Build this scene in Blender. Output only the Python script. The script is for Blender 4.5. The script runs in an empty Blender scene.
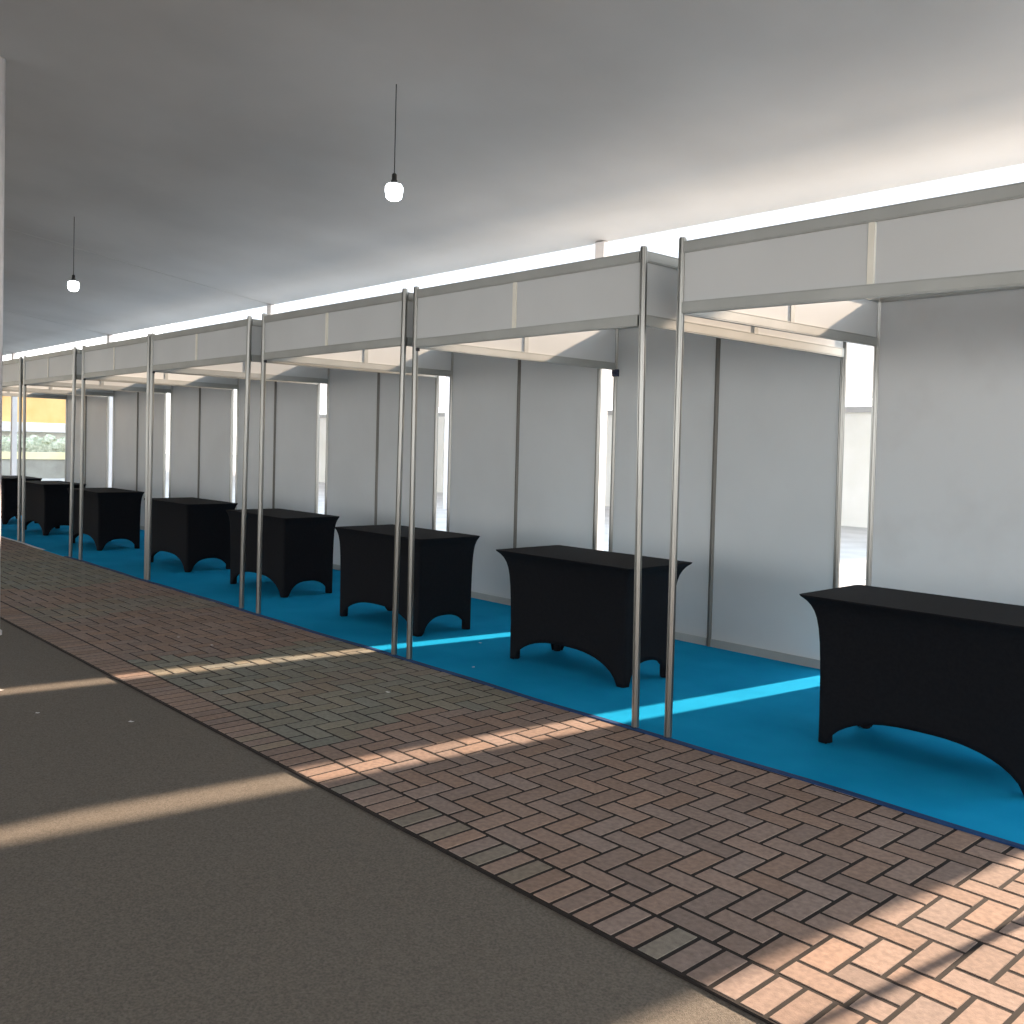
import bpy, math, random
from mathutils import Vector, Matrix
random.seed(7)
S = bpy.context.scene
C = S.collection

# ------------------------------------------------------------------ materials
def new_mat(name):
    m = bpy.data.materials.new(name); m.use_nodes = True
    nt = m.node_tree; b = nt.nodes['Principled BSDF']
    return m, nt, b

def coords(nt, scale=(1, 1, 1)):
    tc = nt.nodes.new('ShaderNodeTexCoord'); mp = nt.nodes.new('ShaderNodeMapping')
    mp.inputs['Scale'].default_value = scale
    nt.links.new(tc.outputs['Object'], mp.inputs['Vector'])
    return mp.outputs['Vector']

def noisy(name, c1, c2, scale=5, rough=.6, bump=0, bscale=None, metal=0, stretch=(1, 1, 1), detail=4, spec=.5, lo=.35, hi=.65, dist=.01):
    m, nt, b = new_mat(name)
    v = coords(nt, stretch)
    n = nt.nodes.new('ShaderNodeTexNoise'); n.inputs['Scale'].default_value = scale; n.inputs['Detail'].default_value = detail
    nt.links.new(v, n.inputs['Vector'])
    r = nt.nodes.new('ShaderNodeValToRGB')
    r.color_ramp.elements[0].position = lo; r.color_ramp.elements[0].color = (*c1, 1)
    r.color_ramp.elements[1].position = hi; r.color_ramp.elements[1].color = (*c2, 1)
    nt.links.new(n.outputs['Fac'], r.inputs['Fac']); nt.links.new(r.outputs['Color'], b.inputs['Base Color'])
    b.inputs['Roughness'].default_value = rough; b.inputs['Metallic'].default_value = metal
    b.inputs['Specular IOR Level'].default_value = spec
    if bump:
        n2 = nt.nodes.new('ShaderNodeTexNoise'); n2.inputs['Scale'].default_value = bscale or scale * 8; n2.inputs['Detail'].default_value = 6
        nt.links.new(v, n2.inputs['Vector'])
        bp = nt.nodes.new('ShaderNodeBump'); bp.inputs['Strength'].default_value = bump; bp.inputs['Distance'].default_value = dist
        nt.links.new(n2.outputs['Fac'], bp.inputs['Height']); nt.links.new(bp.outputs['Normal'], b.inputs['Normal'])
    return m

M = {}
M['panel'] = noisy('white laminate board', (.60, .62, .62), (.65, .67, .67), 1.3, .42, .04, 3, dist=.004)
M['panel_worn'] = noisy('scuffed laminate board', (.61, .61, .60), (.68, .69, .685), 2.2, .45, .05, 3, lo=.25, hi=.5, dist=.004)
M['alu'] = noisy('brushed aluminium', (.30, .30, .28), (.40, .40, .38), 6, .28, .03, 60, metal=.92, stretch=(1, 1, .1), dist=.002)
M['alu_shaded'] = noisy('shade-toned aluminium', (.15, .145, .13), (.22, .21, .19), 6, .45, .03, 60, metal=.6, stretch=(1, 1, .1), dist=.002)  # rear middle posts: backlit shade put into the colour of the same aluminium
M['rail'] = noisy('matt aluminium rail', (.38, .39, .37), (.43, .44, .42), 4, .45, .03, 60, metal=.45, dist=.002)
M['strip'] = noisy('cream plastic strip', (.86, .83, .72), (.92, .90, .80), 4, .4)
M['lock'] = noisy('dark steel lock', (.02, .02, .025), (.04, .04, .045), 20, .5)
M['carpet'] = noisy('bright blue carpet', (.008, .31, .60), (.013, .36, .67), 2.0, .95, .35, 900, spec=.02, dist=.002)
M['tape'] = noisy('navy cloth tape', (.001, .035, .13), (.002, .05, .17), 12, .7, .2, 200)
M['white_strip'] = noisy('white strip', (.5, .55, .58), (.7, .74, .76), 12, .6)
M['cover'] = noisy('black stretch fabric', (.0035, .0040, .0060), (.006, .0065, .0085), 60, .8, .15, 1500, spec=.15, dist=.0008)
M['foot'] = noisy('black rubber', (.008, .008, .008), (.014, .014, .014), 40, .6)
M['asphalt'] = noisy('asphalt', (.105, .092, .076), (.200, .176, .146), 130, .9, .6, 260, detail=8, lo=.3, hi=.7, dist=.006)
M['joint'] = noisy('joint sand', (.010, .007, .006), (.016, .011, .009), 40, .95)
M['concrete'] = noisy('pale concrete', (.40, .39, .37), (.48, .47, .45), 1.5, .85, .2, 30)
M['tent'] = noisy('white tent fabric', (.52, .52, .515), (.60, .60, .595), .6, .7, .25, 1.6, dist=.03)
M['seam'] = noisy('tent seam', (.46, .46, .45), (.52, .52, .51), 5, .7)
M['pole'] = noisy('white painted steel', (.74, .72, .72), (.80, .78, .78), 4, .4)
M['cord'] = noisy('black cable', (.01, .01, .01), (.02, .02, .02), 10, .6)
M['plaster'] = noisy('cream plaster', (.80, .78, .70), (.86, .84, .78), 1.2, .85, .1, 10)
M['grey_wall'] = noisy('grey render', (.30, .29, .25), (.42, .41, .36), 1.5, .9, .2, 14)
M['orange'] = noisy('orange painted wall', (.88, .46, .16), (.92, .62, .28), .8, .8)
M['yellow'] = noisy('yellow painted ledge', (.88, .76, .42), (.92, .82, .52), 2, .8)
M['hedge'] = noisy('hedge leaves', (.38, .42, .30), (.68, .70, .56), 9, .9, 1, 25, dist=.05)  # pale, mottled leaf tones
M['bark'] = noisy('brown timber', (.22, .10, .04), (.30, .15, .06), 6, .8)
M['paper'] = noisy('paper', (.75, .74, .72), (.85, .84, .82), 10, .8)
M['light_block_canvas'] = noisy('cream canvas', (.84, .73, .58), (.88, .78, .64), 1, .8)  # for the added unseen wall; cream chosen to bounce warm light
M['navy'] = noisy('navy plastic', (.008, .012, .05), (.012, .02, .07), 10, .5)
M['glass'] = noisy('dark glazing', (.05, .07, .09), (.08, .10, .12), 2, .1)

def brick_mat():
    m, nt, b = new_mat('paving brick')
    a = nt.nodes.new('ShaderNodeAttribute'); a.attribute_name = 'tint'
    v = coords(nt)
    n = nt.nodes.new('ShaderNodeTexNoise'); n.inputs['Scale'].default_value = 45; n.inputs['Detail'].default_value = 6
    nt.links.new(v, n.inputs['Vector'])
    r = nt.nodes.new('ShaderNodeMapRange'); r.inputs['From Min'].default_value = .3; r.inputs['From Max'].default_value = .7
    r.inputs['To Min'].default_value = .8; r.inputs['To Max'].default_value = 1.2
    nt.links.new(n.outputs['Fac'], r.inputs['Value'])
    x = nt.nodes.new('ShaderNodeVectorMath'); x.operation = 'SCALE'
    nt.links.new(a.outputs['Color'], x.inputs[0]); nt.links.new(r.outputs['Result'], x.inputs['Scale'])
    nt.links.new(x.outputs['Vector'], b.inputs['Base Color'])
    b.inputs['Roughness'].default_value = .85
    bp = nt.nodes.new('ShaderNodeBump'); bp.inputs['Strength'].default_value = .4; bp.inputs['Distance'].default_value = .003
    n2 = nt.nodes.new('ShaderNodeTexNoise'); n2.inputs['Scale'].default_value = 220; nt.links.new(v, n2.inputs['Vector'])
    nt.links.new(n2.outputs['Fac'], bp.inputs['Height']); nt.links.new(bp.outputs['Normal'], b.inputs['Normal'])
    return m
M['brick'] = brick_mat()

def lamp_mat():
    m, nt, b = new_mat('glowing bulb')
    b.inputs['Base Color'].default_value = (.95, .95, .95, 1)
    b.inputs['Emission Color'].default_value = (.93, .97, 1, 1); b.inputs['Emission Strength'].default_value = 9
    return m
M['bulb'] = lamp_mat()

# ------------------------------------------------------------------ mesh helpers
class MB:
    def __init__(s): s.v = []; s.f = []; s.c = []
    def add(s, vs, fs, col=None):
        o = len(s.v); s.v += [tuple(p) for p in vs]; s.f += [tuple(i + o for i in f) for f in fs]
        if col is not None: s.c += [col] * len(fs)
    def box(s, x0, x1, y0, y1, z0, z1):
        s.add([(x0,y0,z0),(x1,y0,z0),(x1,y1,z0),(x0,y1,z0),(x0,y0,z1),(x1,y0,z1),(x1,y1,z1),(x0,y1,z1)],
              [(3,2,1,0),(4,5,6,7),(0,1,5,4),(1,2,6,5),(2,3,7,6),(3,0,4,7)])
    def slab(s, a, b, z0a, z1a, z0b, z1b, th):
        """upright board from a to b (ground points), thickness th across"""
        a = Vector((a[0], a[1], 0)); b = Vector((b[0], b[1], 0)); d = (b - a).normalized(); n = Vector((-d.y, d.x, 0)) * th / 2
        P = []
        for z in (0, 1):
            for p, q, zz in ((a, -1, (z0a, z1a)), (b, -1, (z0b, z1b)), (b, 1, (z0b, z1b)), (a, 1, (z0a, z1a))):
                w = p + n * q; P.append((w.x, w.y, zz[z]))
        s.add(P, [(3,2,1,0),(4,5,6,7),(0,1,5,4),(1,2,6,5),(2,3,7,6),(3,0,4,7)])
    def prism(s, prof, p0, p1):
        """profile (list of xy) swept from p0 to p1, kept upright in z"""
        n = len(prof); p0 = Vector(p0); p1 = Vector(p1)
        vs = [(p0.x + x, p0.y + y, p0.z) for x, y in prof] + [(p1.x + x, p1.y + y, p1.z) for x, y in prof]
        fs = [(i, (i + 1) % n, n + (i + 1) % n, n + i) for i in range(n)]
        fs += [tuple(range(n - 1, -1, -1)), tuple(range(n, 2 * n))]
        s.add(vs, fs)
    def lathe(s, prof, c, n=24):
        vs = []; fs = []
        for r, z in prof:
            for k in range(n):
                a = 2 * math.pi * k / n; vs.append((c[0] + r * math.cos(a), c[1] + r * math.sin(a), c[2] + z))
        for j in range(len(prof) - 1):
            for k in range(n):
                fs.append((j*n + k, j*n + (k+1) % n, (j+1)*n + (k+1) % n, (j+1)*n + k))
        fs += [tuple(range(n - 1, -1, -1)), tuple(range((len(prof)-1)*n, len(prof)*n))]
        s.add(vs, fs)
    def build(s, name, mat, parent=None, smooth=False, bevel=0, origin=None):
        me = bpy.data.meshes.new(name)
        vs = s.v
        if origin is not None: vs = [(x-origin[0], y-origin[1], z-origin[2]) for x, y, z in vs]
        me.from_pydata(vs, [], s.f); me.update()
        if s.c:
            at = me.color_attributes.new('tint', 'FLOAT_COLOR', 'CORNER')
            for p in me.polygons:
                for li in p.loop_indices: at.data[li].color = (*s.c[p.index], 1)
        o = bpy.data.objects.new(name, me); C.objects.link(o); me.materials.append(mat)
        if origin is not None: o.location = origin
        if parent: o.parent = parent
        if smooth:
            for p in me.polygons: p.use_smooth = True
        if bevel:
            b = o.modifiers.new('bevel', 'BEVEL'); b.width = bevel; b.segments = 2; b.limit_method = 'ANGLE'
        return o

def tag(o, label=None, cat=None, group=None, kind=None):
    if label: o['label'] = label
    if cat: o['category'] = cat
    if group: o['group'] = group
    if kind: o['kind'] = kind
    return o
def empty(name, loc):
    o = bpy.data.objects.new(name, None); o.location = loc; o.empty_display_size = .1; C.objects.link(o); return o

# ------------------------------------------------------------------ ground
CARPET_L, CARPET_R = -19.2, -.4
mb = MB(); mb.box(-90, 60, -60, 90, -.3, -.03)
tag(mb.build('ground', M['concrete']), kind='structure')
mb = MB(); mb.box(-40, 8, -12.5, -1.718, -.03, -.012)
tag(mb.build('asphalt_road', M['asphalt']), kind='structure')
mb = MB(); mb.box(-40, 8, -1.718, 2.6, -.04, -.0022)
tag(mb.build('paving_bed', M['joint']), kind='structure')

def shade_of(x, y):
    """grey and red bricks were laid in broad uneven patches"""
    w = x - .10 * y + .12 * math.sin(y * 5 + x * 1.7)
    bands = [(-3.95, 'r'), (-4.75, 'g'), (-5.05, 'm'), (-5.95, 'g'), (-7.9, 'r'), (-8.6, 'm'), (-9.6, 'r'), (-11.8, 'g'), (-13.0, 'm'), (-50, 'r')]
    for lim, k in bands:
        if w > lim: return k
    return 'm'
TINT = {'r': (.275, .198, .162), 'g': (.235, .222, .180), 'm': (.255, .215, .172)}
mb = MB(); U = .105; G = .0078; CH = .001
def brick(x0, x1, y0, y1, kind=None):
    y0 = max(y0, -1.505); y1 = min(y1, .25)
    if y1 - y0 < .02: return
    put(x0, x1, y0, y1, kind)
def put(x0, x1, y0, y1, kind=None):
    x0 += G; x1 -= G; y0 += G; y1 -= G
    k = kind or shade_of((x0 + x1) / 2, (y0 + y1) / 2)
    c = TINT[k]; j = random.uniform(.86, 1.14); h = random.uniform(-.06, .06)
    col = (c[0] * j * (1 + h), c[1] * j, c[2] * j * (1 - h))
    z = random.uniform(-.0007, .0007)
    mb.add([(x0,y0,-.003),(x1,y0,-.003),(x1,y1,-.003),(x0,y1,-.003),
            (x0+CH,y0+CH,z),(x1-CH,y0+CH,z),(x1-CH,y1-CH,z),(x0+CH,y1-CH,z)],
           [(4,5,6,7),(0,1,5,4),(1,2,6,5),(2,3,7,6),(3,0,4,7)], col)
X0 = -22.0
for j in range(-2, 19):
    for i in range(-2, 230):
        m_ = (i - j) % 4; x = X0 + i * U; y = -1.505 + j * U
        if m_ == 0: brick(x, x + 2 * U, y, y + U)
        elif m_ == 3: brick(x, x + U, y, y + 2 * U)
x = X0
while x < 2.2:
    put(x, x + .088, -1.715, -1.507, "r" if random.random() < .92 else "m"); x += .088
tag(mb.build('brick_paving', M['brick']), kind='structure')

# carpet with its taped edge
def carpet():
    m = MB(); n = 240; vs = []; fs = []
    rows = [-.035, .0, .4, .9, 1.4, 1.9, 2.16]
    for i in range(n + 1):
        x = CARPET_L + (CARPET_R - CARPET_L) * i / n
        for k, y in enumerate(rows):
            yy = y + (.008 * math.sin(x * 2.1) + .005 * math.sin(x * 5.3) if k == 0 else 0)
            vs.append((x, yy, .005 + (.0015 * math.sin(x * 3 + y * 2) if 0 < k < 6 else 0)))
    R = len(rows)
    for i in range(n):
        for k in range(R - 1):
            a = i * R + k; fs.append((a, a + R, a + R + 1, a + 1))
    m.add(vs, fs)
    o = m.build('carpet', M['carpet'])
    so = o.modifiers.new('thickness', 'SOLIDIFY'); so.thickness = .005; so.offset = -1
    return o
ca = tag(carpet(), 'bright blue event carpet running under the whole row of booths', 'carpet')
def edge(x0, x1, mat, nm, w, z):
    m = MB(); n = max(4, int((x1 - x0) / .1)); vs = []; fs = []
    for i in range(n + 1):
        x = x0 + (x1 - x0) * i / n; y = -.036 + .008 * math.sin(x * 2.1) + .005 * math.sin(x * 5.3)
        vs += [(x, y - .006, .0015), (x, y, z), (x, y + w, z)]
    for i in range(n):
        a = 3 * i; fs += [(a, a + 3, a + 4, a + 1), (a + 1, a + 4, a + 5, a + 2)]
    m.add(vs, fs); return m.build(nm, mat, ca)
tag(edge(-12.1, CARPET_R, M['tape'], 'edge_strip', .032, .0066), 'navy tape along the front edge')
tag(edge(CARPET_L, -12.9, M['white_strip'], 'edge_strip', .030, .0066), 'white strip along the far front edge')  # plain white strip on the far stretch of the front edge

# ------------------------------------------------------------------ booths
TOP = 2.5
def post_profile(r=.0205):
    P = []
    for k in range(8):
        a0 = math.pi / 8 + k * math.pi / 4; a1 = a0 + math.pi / 4
        A = Vector((math.cos(a0), math.sin(a0))) * r; B = Vector((math.cos(a1), math.sin(a1))) * r
        n = (A + B).normalized()
        P.append(A); P.append(A.lerp(B, .34)); P.append(A.lerp(B, .36) - n * .005); P.append(A.lerp(B, .64) - n * .005); P.append(A.lerp(B, .66))
    return [(p.x, p.y) for p in P]
PROF = post_profile()
def rail(m, a, b, za, zb, h=.058):
    """horizontal rail whose underside is at za..zb: body and two grooved lips"""
    m.slab(a, b, za + .007, za + h - .007, zb + .007, zb + h - .007, .027)
    m.slab(a, b, za, za + .004, zb, zb + .004, .027)
    m.slab(a, b, za + h - .004, za + h, zb + h - .004, zb + h, .027)
    m.slab(a, b, za + .003, za + h - .003, zb + .003, zb + h - .003, .019)
def inset(a, b, d):
    a = Vector(a[:2]); b = Vector(b[:2]); u = (b - a).normalized() * d
    return a + u, b - u
def along(a, b, t): return (a[0] + (b[0] - a[0]) * t, a[1] + (b[1] - a[1]) * t)

def booth(fl, fr, bl, br, zf, label, lean=None, dep=2.05, top=TOP, locks=True, worn=False, zover=None):
    """fl.. are x positions at the top of the front-left, front-right, back-left, back-right posts"""
    lean = lean or {}
    cx = (fl + fr) / 2
    root = empty('exhibition_booth', (cx, 1.0, 0))
    tag(root, label, 'booth', 'white shell booths in a row on the blue carpet')
    def fin(m, name, mat, par, bevel=0):
        o = m.build(name, mat, par, bevel=bevel)
        o.matrix_parent_inverse = Matrix.Identity(4)
        if par is root: o.location = -root.location
        return o
    pts = {'fl': (fl, 0), 'fr': (fr, 0), 'bl': (bl, dep), 'br': (br, dep)}
    pts['bm'] = ((bl + br) / 2, dep)
    for k, (px, py) in pts.items():
        dx = lean.get(k, 0)
        m = MB(); h = top + (.012 if k[0] == 'f' else 0)
        m.prism(PROF, (px + dx, py, .0075), (px, py, h))
        m.prism([(x * .85, y * .85) for x, y in PROF[::5]], (px, py, h), (px, py, h + .006))
        pobj = fin(m, 'post', M['alu_shaded'] if k == 'bm' else M['alu'], root)
        if k == 'fl': front_post = pobj
    rh = .058
    zc = dict(fl=zf, fr=zf, bl=zf, br=zf); zc.update(zover or {})
    def rails(p, q, zs):
        a, b = inset(p, q, .019)
        for z in zs:
            z0, z1 = z if isinstance(z, tuple) else (z, z)
            m = MB(); rail(m, a, b, z0, z1); fin(m, 'rail', M['rail'], root)
        return a, b
    ht = top - rh - .004
    lo = lambda p, q, t: zc[p] + (zc[q] - zc[p]) * t + rh - .006
    def board(name, p, q, z0, z1, mat, th=.006):
        z0 = z0 if isinstance(z0, tuple) else (z0, z0)
        m = MB(); m.slab(p, q, z0[0], z1, z0[1], z1, th); fin(m, name, mat, root)
    # front fascia
    a, b = rails(pts['fl'], pts['fr'], ((zc['fl'], zc['fr']), ht))
    board('fascia_panel', a, along(a, b, .49), (lo('fl', 'fr', 0), lo('fl', 'fr', .49)), ht + .004, M['panel'])
    board('fascia_panel', along(a, b, .51), b, (lo('fl', 'fr', .51), lo('fl', 'fr', 1)), ht + .004, M['panel'])
    board('divider_strip', along(a, b, .4925), along(a, b, .5075), (lo('fl', 'fr', .5), lo('fl', 'fr', .5)), ht, M['strip'], .018)
    # side fascias
    for f_, b_ in (('fl', 'bl'), ('fr', 'br')):
        a, b = rails(pts[f_], pts[b_], ((zc[f_], zc[b_]), ht))
        board('side_panel', a, along(a, b, .492), (lo(f_, b_, 0), lo(f_, b_, .492)), ht + .004, M['panel'])
        board('side_panel', along(a, b, .508), b, (lo(f_, b_, .508), lo(f_, b_, 1)), ht + .004, M['panel'])
        board('divider_strip', along(a, b, .49), along(a, b, .51), (lo(f_, b_, .5), lo(f_, b_, .5)), ht, M['rail'], .014)
    # rear wall
    for p, q in (('bl', 'bm'), ('bm', 'br')):
        a, b = rails(pts[p], pts[q], (.009, ht))
        board('wall_panel', a, b, .05, ht + .004, M['panel_worn'] if worn else M['panel'])
    if locks:
        m = MB(); m.box(fl + .022, fl + .034, -.012, .012, zf - .022, zf - .002); fin(m, 'rail_lock', M['lock'], front_post)
    return root

booth(-2.98, -.98, -2.97, -.97, 2.165, 'nearest white booth, cut off by the right edge of the photo', top=2.51, locks=False, worn=True, zover=dict(fl=2.147, fr=2.108, br=2.15))
booth(-5.19, -3.23, -5.20, -3.20, 2.108, 'second nearest white booth, with a small dark clamp on its rear post', {'fr': .035, 'fl': .01})
booth(-7.29, -5.32, -7.33, -5.38, 2.132, 'white booth holding the third table from the camera', {'fr': -.035, 'fl': -.015})
booth(-9.61, -7.55, -9.59, -7.56, 2.134, 'white booth touching its left neighbour, with a rusty table-free left half and wide middle strip', {'fr': -.06, 'fl': -.03})
booth(-11.62, -9.70, -11.83, -9.81, 2.134, 'white booth sharing its right front corner with the booth touching it', {'fl': -.03})
booth(-13.90, -11.93, -13.97, -12.0, 2.134, 'third white booth from the far end of the row', {'fr': -.07})
booth(-16.10, -14.09, -16.29, -14.2, 2.134, 'second white booth from the far end of the row')
booth(-18.40, -16.35, -18.66, -16.57, 2.134, 'farthest white booth at the left end of the row')
for o in C.objects:
    if o.get('category') == 'booth' and 'rusty' in o['label']:
        o['label'] = 'fourth white booth from the camera, its left front post touching the next booth'

# small dark clamp on the second booth's rear post
m = MB(); m.box(-.026, .026, -.030, -.0215, -.030, .028); m.box(-.018, .018, -.044, -.030, -.012, .012)
m.box(.0215, .028, -.030, .022, -.030, .028); m.box(-.028, -.0215, -.030, .022, -.030, .028)
cl = m.build('clamp', M['navy'], bevel=.003); cl.location = (-5.19, 2.05, 2.085)
tag(cl, 'small dark clamp high on the rear corner post of the second booth', 'clamp')

# ------------------------------------------------------------------ tables with stretch covers
def cover_mesh(TX=.612, TY=.315, FX=.515, FY=.235, H=.75):
    NS = 28; pk = .055
    def side(L):       # samples -1..1, denser at the ends
        return [-math.cos(math.pi * i / NS) for i in range(NS)]
    ring = []          # (side index, s)
    for sd in range(4):
        for s in side(1): ring.append((sd, s))
    def pos(sd, s, hx, hy, r):
        if sd == 0: x, y = s * hx, -hy
        elif sd == 1: x, y = hx, s * hy
        elif sd == 2: x, y = -s * hx, hy
        else: x, y = -hx, -s * hy
        # soften corners
        cx = math.copysign(hx - r, x); cy = math.copysign(hy - r, y)
        if abs(x) > hx - r and abs(y) > hy - r:
            d = Vector((x - cx, y - cy)); l = d.length or 1e-6
            mx = max(abs(d.x), abs(d.y)); k = (r * (mx / r)) / l if l else 1
            x = cx + d.x * k; y = cy + d.y * k
        return x, y
    def hem(sd, s):
        L = (FX if sd in (0, 2) else FY); Hh = (.165 if sd in (0, 2) else .135)
        d = (1 - abs(s)) * L
        if d < pk: return .0075
        q = 1 - (d - pk) / (L - pk)
        return .010 + Hh * (1 - q ** 2.6) ** .62
    rows = [0, .004, .012, .03, .06, .10, .15, .22, .32, .44, .56, .68, .79, .88, .95, 1]
    vs = []; fs = []; N = len(ring)
    for ri, t in enumerate(rows):
        for sd, s in ring:
            zb = hem(sd, s); z = H - .006 - (H - .006 - zb) * t
            depth = H - z
            fl = .62 * math.exp(-depth / .045) + .38 * math.exp(-depth / .16)
            hx = FX + (TX - FX) * fl; hy = FY + (TY - FY) * fl
            pull = .018 * (1 - s * s) * math.sin(math.pi * min(1, depth / .75)) ** .8 if depth > .02 else 0
            if sd in (0, 2): hy -= pull
            else: hx -= pull * .8
            x, y = pos(sd, s, hx, hy, .022); vs.append((x, y, z))
    R = len(rows)
    for j in range(R - 1):
        for k in range(N):
            fs.append((j*N + k, (j+1)*N + k, (j+1)*N + (k+1) % N, j*N + (k+1) % N))
    o = len(vs)
    for sd, s in ring:
        x, y = pos(sd, s, TX - .006, TY - .006, .018); vs.append((x, y, H))
    for k in range(N): fs.append((o + k, k, (k+1) % N, o + (k+1) % N))
    fs.append(tuple(o + k for k in range(N)))
    me = bpy.data.meshes.new('stretch_cover'); me.from_pydata(vs, [], fs); me.update()
    for p in me.polygons: p.use_smooth = True
    me.polygons[len(me.polygons) - 1].use_smooth = False
    me.materials.append(M['cover'])
    return me
COVER = cover_mesh()
COVER_SQUARE = cover_mesh(TX=.605, TY=.30, FX=.545, FY=.265)
def make_table(x, y, rz, label, square=True):
    root = empty('draped_table', (x, y, 0)); root.rotation_euler.z = rz
    tag(root, label, 'table', 'tables under black stretch covers')
    o = bpy.data.objects.new('stretch_cover', COVER_SQUARE if square else COVER); C.objects.link(o); o.parent = root
    s = o.modifiers.new('thickness', 'SOLIDIFY'); s.thickness = .0025; s.offset = 1
    for sx in (-1, 1):
        for sy in (-1, 1):
            f = bpy.data.objects.new('foot_pocket', FOOT); C.objects.link(f); f.parent = root
            f.location = (sx * ((.545 if square else .515) - .0335), sy * ((.265 if square else .235) - .0335), .0066)
    return root
m = MB(); m.lathe([(.020, 0), (.026, .003), (.0275, .012), (.028, .06), (.027, .14), (.016, .20), (.014, .70)], (0, 0, 0), 20)
fo = m.build('foot_pocket', M['cover'], smooth=True); FOOT = fo.data; bpy.data.objects.remove(fo)
for n_, (x, y, rz, lab) in enumerate([
    (-1.94, .775, 0, 'nearest black covered table, cut off by the right edge of the photo'),
    (-4.28, .80, 0, 'black covered table behind the paired posts, second nearest to the camera'),
    (-6.285, .755, 0, 'black covered table in the third booth from the camera'),
    (-8.44, .83, 0, 'black covered table in the fourth booth from the camera'),
    (-10.53, .825, 0, 'black covered table in the fifth booth from the camera, right of a single post'),
    (-13.0, .75, 0, 'third black covered table from the far end of the row'),
    (-15.24, .77, 0, 'second black covered table from the far end of the row'),
    (-17.35, .78, 0, 'farthest black covered table at the left end of the row')]):
    make_table(x, y, rz, lab, n_ > 1)

# ------------------------------------------------------------------ tent
EY, EZ, K, RY = 3.1, 3.475, .14, -4.5
RZ = EZ + K * (EY - RY); FY2 = RY - (EY - RY)
TL, TR = -32.4, 6.6
def roof():
    m = MB(); nx = 60; ys = [EY - (EY - FY2) * i / 24 for i in range(25)]
    def zz(x, y):
        base = EZ + K * (EY - y) if y > RY else RZ - K * (RY - y)
        bay = ((x + 12.9) / 6.5) % 1
        return base - .035 * math.sin(math.pi * bay) * math.sin(math.pi * min(1, max(0, (EY - y) / 7.6)) if y > RY else 0)
    vs = []; fs = []
    xs = [TL + (TR - TL) * i / nx for i in range(nx + 1)]
    for x in xs:
        for y in ys: vs.append((x, y, zz(x, y)))
    n = len(ys)
    for i in range(nx):
        for k in range(n - 1):
            a = i * n + k; fs.append((a, a + 1, a + n + 1, a + n))
    m.add(vs, fs)
    o = m.build('ceiling', M['tent'], smooth=True)
    so = o.modifiers.new('thickness', 'SOLIDIFY'); so.thickness = .02; so.offset = 1
    return o
tag(roof(), kind='structure')
m = MB()
for bx in (-25.9, -19.4, -12.9):
    for y0, y1, z0, z1 in ((EY, RY, EZ, RZ), (RY, FY2, RZ, EZ)):
        m.add([(bx-.01, y0, z0-.004), (bx+.01, y0, z0-.004), (bx+.01, y1, z1-.004), (bx-.01, y1, z1-.004),
               (bx-.01, y0, z0+.002), (bx+.01, y0, z0+.002), (bx+.01, y1, z1+.002), (bx-.01, y1, z1+.002)],
              [(3,2,1,0),(4,5,6,7),(0,1,5,4),(1,2,6,5),(2,3,7,6),(3,0,4,7)])
tag(m.build('ceiling_seams', M['seam']), kind='structure')
POLES = {-25.9: 'white tent pole at the far left, seen beyond the last booth', -19.4: 'white tent pole just past the far end of the booth row',
         -12.9: 'white tent pole rising behind the fourth and fifth booths', -6.33: 'white tent pole rising behind the second booth, left of its right fascia end',
         }
for bx, lab in POLES.items():
    r = empty('tent_pole', (bx, EY, -.03)); tag(r, lab, 'tent pole', 'tent poles behind the booths')
    m = MB(); m.box(-.06, .06, -.06, .06, .012, EZ + .03); m.build('shaft', M['pole'], r, bevel=.006)
    m = MB(); m.box(-.15, .15, -.15, .15, 0, .012)
    for sx in (-.11, .11):
        for sy in (-.11, .11): m.lathe([(.012, .012), (.012, .03)], (sx, sy, 0), 8)
    m.build('base_plate', M['pole'], r)
# unseen cream canvas wall, added to block and warm light on far booths
m = MB(); n = 160; vs = []; fs = []
for i in range(n + 1):
    x = TL + (-17 - TL) * i / n; yy = FY2 + .1 + .05 * math.sin(x * 7)
    vs += [(x, yy, 0), (x, yy, EZ - .02)]
for i in range(n): fs.append((2*i, 2*i+2, 2*i+3, 2*i+1))
m.add(vs, fs); wl = tag(m.build('added_side_wall', M['light_block_canvas'], smooth=True), kind='structure'); wl.modifiers.new('t', 'SOLIDIFY').thickness = .004
# roadside pole at the left edge of the picture
r = empty('tent_pole', (-7.655, -1.925, -.012)); tag(r, 'pale pole at the far left edge of the photo, nearer than the booths', 'tent pole')
m = MB(); m.lathe([(.035, .01), (.035, 4.205)], (0, 0, 0), 20); m.build('shaft', M['pole'], r, smooth=True)
m = MB(); m.lathe([(.05, 0), (.05, .03), (.036, .04)], (0, 0, 0), 20); m.build('base_collar', M['pole'], r)

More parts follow.
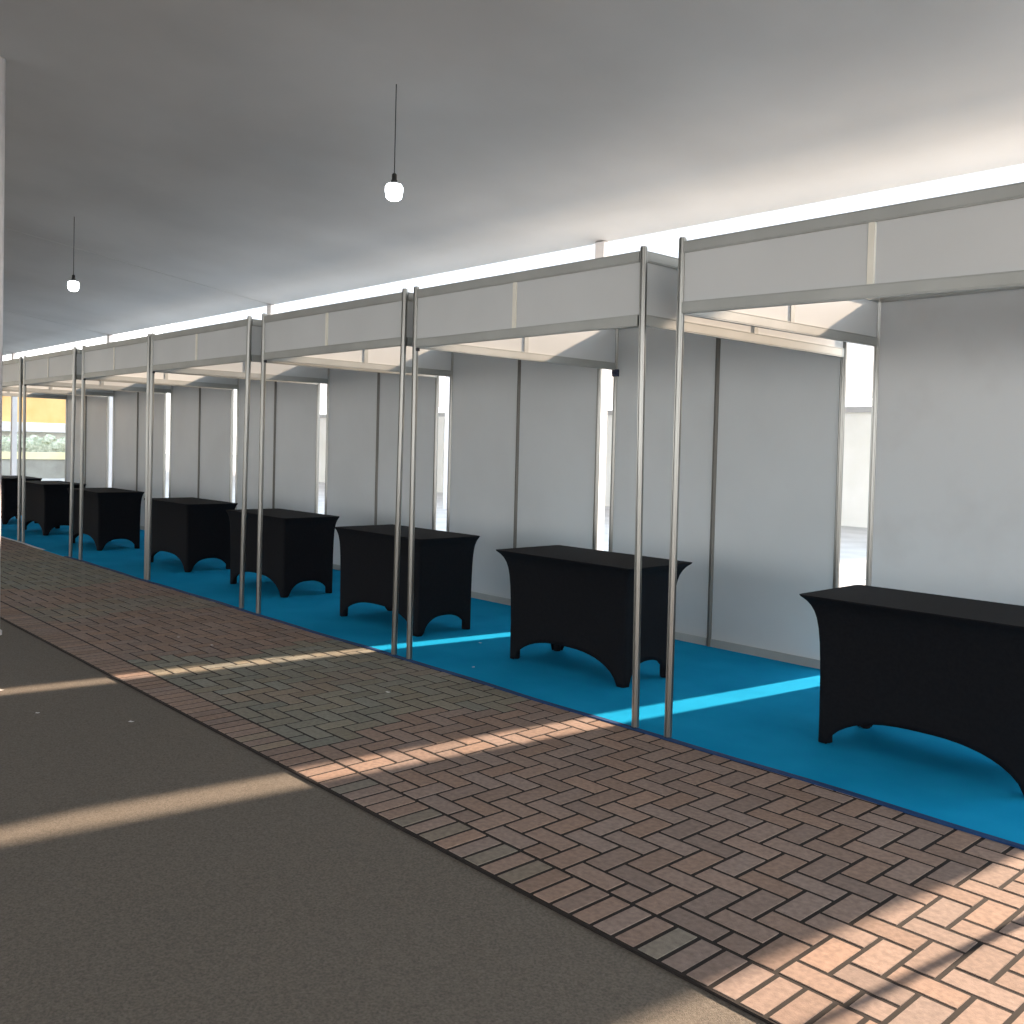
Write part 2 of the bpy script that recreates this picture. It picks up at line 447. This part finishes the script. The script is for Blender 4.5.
def ceil_z(y): return EZ + K * (EY - y)
def lamp(x, y, z, lab):
    r = empty('hanging_bulb', (x, y, z)); tag(r, lab, 'lamp', 'bulbs hanging from the tent ceiling')
    m = MB(); m.lathe([(.012, -.062), (.034, -.058), (.050, -.046), (.056, -.030), (.060, .0), (.060, .030), (.050, .046), (.030, .052)], (0, 0, 0), 28)
    m.build('bulb', M['bulb'], r, smooth=True)
    m = MB(); m.lathe([(.022, .051), (.022, .075), (.017, .08), (.017, .115), (.006, .125)], (0, 0, 0), 18); m.build('socket', M['cord'], r, smooth=True)
    m = MB(); m.lathe([(.0035, .12), (.0035, ceil_z(y) - z - .02)], (0, 0, 0), 8); m.build('cord', M['cord'], r)
lamp(-5.39, -.06, 3.175, 'lit white bulb hanging near the top middle of the photo')
lamp(-11.30, -.23, 3.145, 'lit white bulb on a black cord, far left under the ceiling')

# ------------------------------------------------------------------ litter
def scrap(x, y, s, rz, lab, z=.001):
    m = MB(); n = 5; vs = []; fs = []
    for i in range(n):
        for j in range(n):
            u = i / (n - 1) - .5; v = j / (n - 1) - .5
            vs.append((u * s, v * s * .6, .004 + .3 * s * (u * u) + .1 * s * abs(v) + random.uniform(0, .05 * s)))
    for i in range(n - 1):
        for j in range(n - 1):
            a = i * n + j; fs.append((a, a + n, a + n + 1, a + 1))
    m.add(vs, fs); o = m.build('paper_scrap', M['paper']); o.location = (x, y, z); o.rotation_euler.z = rz
    so = o.modifiers.new('t', 'SOLIDIFY'); so.thickness = .001
    tag(o, lab, 'litter', 'scraps of white litter on the ground')
scrap(-5.95, -2.33, .05, .3, 'white paper scrap on the asphalt at the left edge, by the sunlight strip', -.012)
scrap(-5.35, -2.30, .018, 1, 'tiny white scrap on the asphalt left of centre, below the sunlight strip', -.012)
scrap(-4.90, -1.98, .025, .5, 'small torn white scrap on the asphalt near the brick border', -.012)
scrap(-6.75, -.93, .018, .9, 'tiny white crumb on the red bricks near the fourth booth')
scrap(-6.35, -.86, .022, .1, 'small white sliver on the bricks left of the sunlight strip')
scrap(-4.55, -.62, .026, .2, 'thin white sliver on the grey bricks before the second booth')
scrap(-5.28, .72, .018, .4, 'white crumb on the blue carpet beside the third table', .007)
scrap(-4.72, .18, .016, 1.4, 'white crumb on the blue carpet before the second nearest table', .007)

# ------------------------------------------------------------------ surroundings
# painted building past the far end of the row
b = empty('painted_building', (-38, 8, -.03)); tag(b, 'orange and cream building beyond the far end of the booths', 'building')
m = MB(); m.box(-3, 0, -16, .6, 1.95, 3.5); m.build('upper_wall', M['orange'], b)
m = MB(); m.box(-3, .2, -16, -2.1, 3.5, 4.7); m.build('gable', M['yellow'], b)
m = MB(); m.box(-2.6, .0, -16, .5, 0, 1.6); m.build('wall', M['plaster'], b)
m = MB(); m.box(-3, .35, -16, .6, 1.6, 1.95); m.build('canopy', M['pole'], b, bevel=.02)
for y in (-4.9, -3.05):
    m = MB(); m.box(.0, .05, y, y + .5, 2.25, 2.6); m.build('window', M['bark'], b)
m = MB(); m.box(-3.2, .4, -16.2, .8, 3.5, 3.62); m.build('roof', M['plaster'], b)
lw = empty('low_wall', (-35.5, 4.5, -.03)); tag(lw, 'low grey wall with yellow coping beyond the far end of the booths', 'wall')
m = MB(); m.box(-.15, .15, -10, 4.1, 0, .66); m.build('wall_face', M['grey_wall'], lw)
m = MB(); m.box(-.2, .2, -10, 4.15, .66, .90); m.build('coping', M['yellow'], lw)
m = MB()
for k in range(20):
    cx, cy, cz = -36.5 + random.uniform(-.12, .12), 5.2 + k * .16, 1.15 + random.uniform(-.1, .14)
    rr = random.uniform(.2, .32); n1, n2 = 7, 12; vs = []; fs = []
    for a in range(n1 + 1):
        for bb in range(n2):
            th = math.pi * a / n1; ph = 2 * math.pi * bb / n2; q = rr * random.uniform(.8, 1.15)
            vs.append((cx + q * math.sin(th) * math.cos(ph), cy + q * math.sin(th) * math.sin(ph), cz + q * .9 * math.cos(th)))
    for a in range(n1):
        for bb in range(n2): fs.append((a*n2 + bb, (a+1)*n2 + bb, (a+1)*n2 + (bb+1) % n2, a*n2 + (bb+1) % n2))
    m.add(vs, fs)
m.box(-36.8, -36.2, 5.0, 8.4, -.03, 1.1)
tag(m.build('hedge', M['hedge']), 'pale hedge behind the low wall, beyond the last booth', 'hedge')
# pale boundary wall behind the booths
w = empty('boundary_wall', (0, 15, -.03)); tag(w, 'pale wall far behind the booths, glimpsed through the gaps', 'wall')
m = MB(); m.box(-36, 16, 0, .25, 0, 2.4); m.build('wall_face', M['plaster'], w)
m = MB(); m.box(-36, 16, -.06, .31, 2.4, 2.52); m.build('coping', M['concrete'], w)
m = MB()
for i in range(14): m.box(-36 + i * 4, -35.6 + i * 4, -.1, 0, 0, 2.4)
m.build('pier', M['plaster'], w)

# added marquee, its roof shaped to block low sun at the far booths
def fabric():
    m, nt, b = new_mat('thin white canvas')
    v = coords(nt); n = nt.nodes.new('ShaderNodeTexNoise'); n.inputs['Scale'].default_value = .8; nt.links.new(v, n.inputs['Vector'])
    r = nt.nodes.new('ShaderNodeValToRGB'); r.color_ramp.elements[0].color = (.78, .78, .80, 1); r.color_ramp.elements[1].color = (.88, .88, .90, 1)
    nt.links.new(n.outputs['Fac'], r.inputs['Fac']); nt.links.new(r.outputs['Color'], b.inputs['Base Color'])
    t = nt.nodes.new('ShaderNodeBsdfTranslucent'); nt.links.new(r.outputs['Color'], t.inputs['Color'])
    mx = nt.nodes.new('ShaderNodeMixShader'); mx.inputs[0].default_value = .45
    nt.links.new(b.outputs[0], mx.inputs[1]); nt.links.new(t.outputs[0], mx.inputs[2])
    nt.links.new(mx.outputs[0], nt.nodes['Material Output'].inputs['Surface'])
    return m
M['canvas'] = fabric()
nb = empty('added_marquee', (-25, 12, -.03)); tag(nb, 'added white marquee behind the far booths, blocking low sun', 'tent')
x0, x1 = -17, 20.0
m = MB(); n = 36; vs = []; fs = []
prof = [(-2.0, 3.15), (-2.0, 3.75), (0.0, 5.0), (2.0, 6.6), (4.0, 8.6), (6.5, 6.6), (10, 3.75), (10, 3.15)]
for i in range(n + 1):
    x = x0 + (x1 - x0) * i / n
    for k, (y, z) in enumerate(prof): vs.append((x, y, z - (.06 * math.sin(math.pi * ((i / 6) % 1)) if 1 < k < 6 else 0)))
P = len(prof)
for i in range(n):
    for k in range(P - 1): a = i * P + k; fs.append((a, a + P, a + P + 1, a + 1))
m.add(vs, fs); rf = m.build('marquee_roof', M['canvas'], nb); sf = rf.modifiers.new('t', 'SOLIDIFY'); sf.thickness = .004
for i in range(7):
    for y in (-1.94, 9.95):
        x = x0 + .1 + (x1 - x0 - .2) * i / 6
        m = MB(); m.box(x - .05, x + .05, y - .05, y + .05, 0, 3.7); m.build('leg', M['pole'], nb, bevel=.005)

# ------------------------------------------------------------------ light
SUN_DIR = Vector((.145, 1, .465)).normalized()       # towards the sun
sd = bpy.data.lights.new('sun', 'SUN'); sd.energy = 14.0; sd.angle = math.radians(1.4); sd.color = (1, .76, .56)
so = bpy.data.objects.new('sun', sd); C.objects.link(so); so.location = (0, 30, 20)
so.rotation_euler = SUN_DIR.to_track_quat('Z', 'Y').to_euler()
W = bpy.data.worlds.new('sky'); S.world = W; W.use_nodes = True
nt = W.node_tree; bg = nt.nodes['Background']
tc = nt.nodes.new('ShaderNodeTexCoord'); sep = nt.nodes.new('ShaderNodeSeparateXYZ'); nt.links.new(tc.outputs['Generated'], sep.inputs[0])
rp = nt.nodes.new('ShaderNodeValToRGB'); nt.links.new(sep.outputs['Z'], rp.inputs['Fac'])
rp.color_ramp.elements[0].position = 0; rp.color_ramp.elements[0].color = (1, .97, .93, 1)
rp.color_ramp.elements[1].position = .55; rp.color_ramp.elements[1].color = (.70, .84, 1, 1)
nt.links.new(rp.outputs['Color'], bg.inputs['Color']); bg.inputs['Strength'].default_value = 3.0

# ------------------------------------------------------------------ camera
cam = bpy.data.cameras.new('camera'); co = bpy.data.objects.new('camera', cam); C.objects.link(co); S.camera = co
r = Vector((.67681509, .73571937, .02526553)); u = Vector((-.0377165, .00037999, .9992884)); f = Vector((-.73518623, .6772864, -.02800596))
co.matrix_world = Matrix(((r.x, u.x, -f.x, 0), (r.y, u.y, -f.y, -3.86815), (r.z, u.z, -f.z, 1.45683), (0, 0, 0, 1)))
cam.sensor_width = 36; cam.sensor_fit = 'HORIZONTAL'; cam.lens = 954.34 * 36 / 1024
cam.shift_y = -38 / 1024; cam.clip_start = .05; cam.clip_end = 400

vs_ = S.view_settings
vs_.view_transform = 'Standard'; vs_.look = 'None'; vs_.gamma = 1; vs_.use_curve_mapping = False; vs_.exposure = 0.12
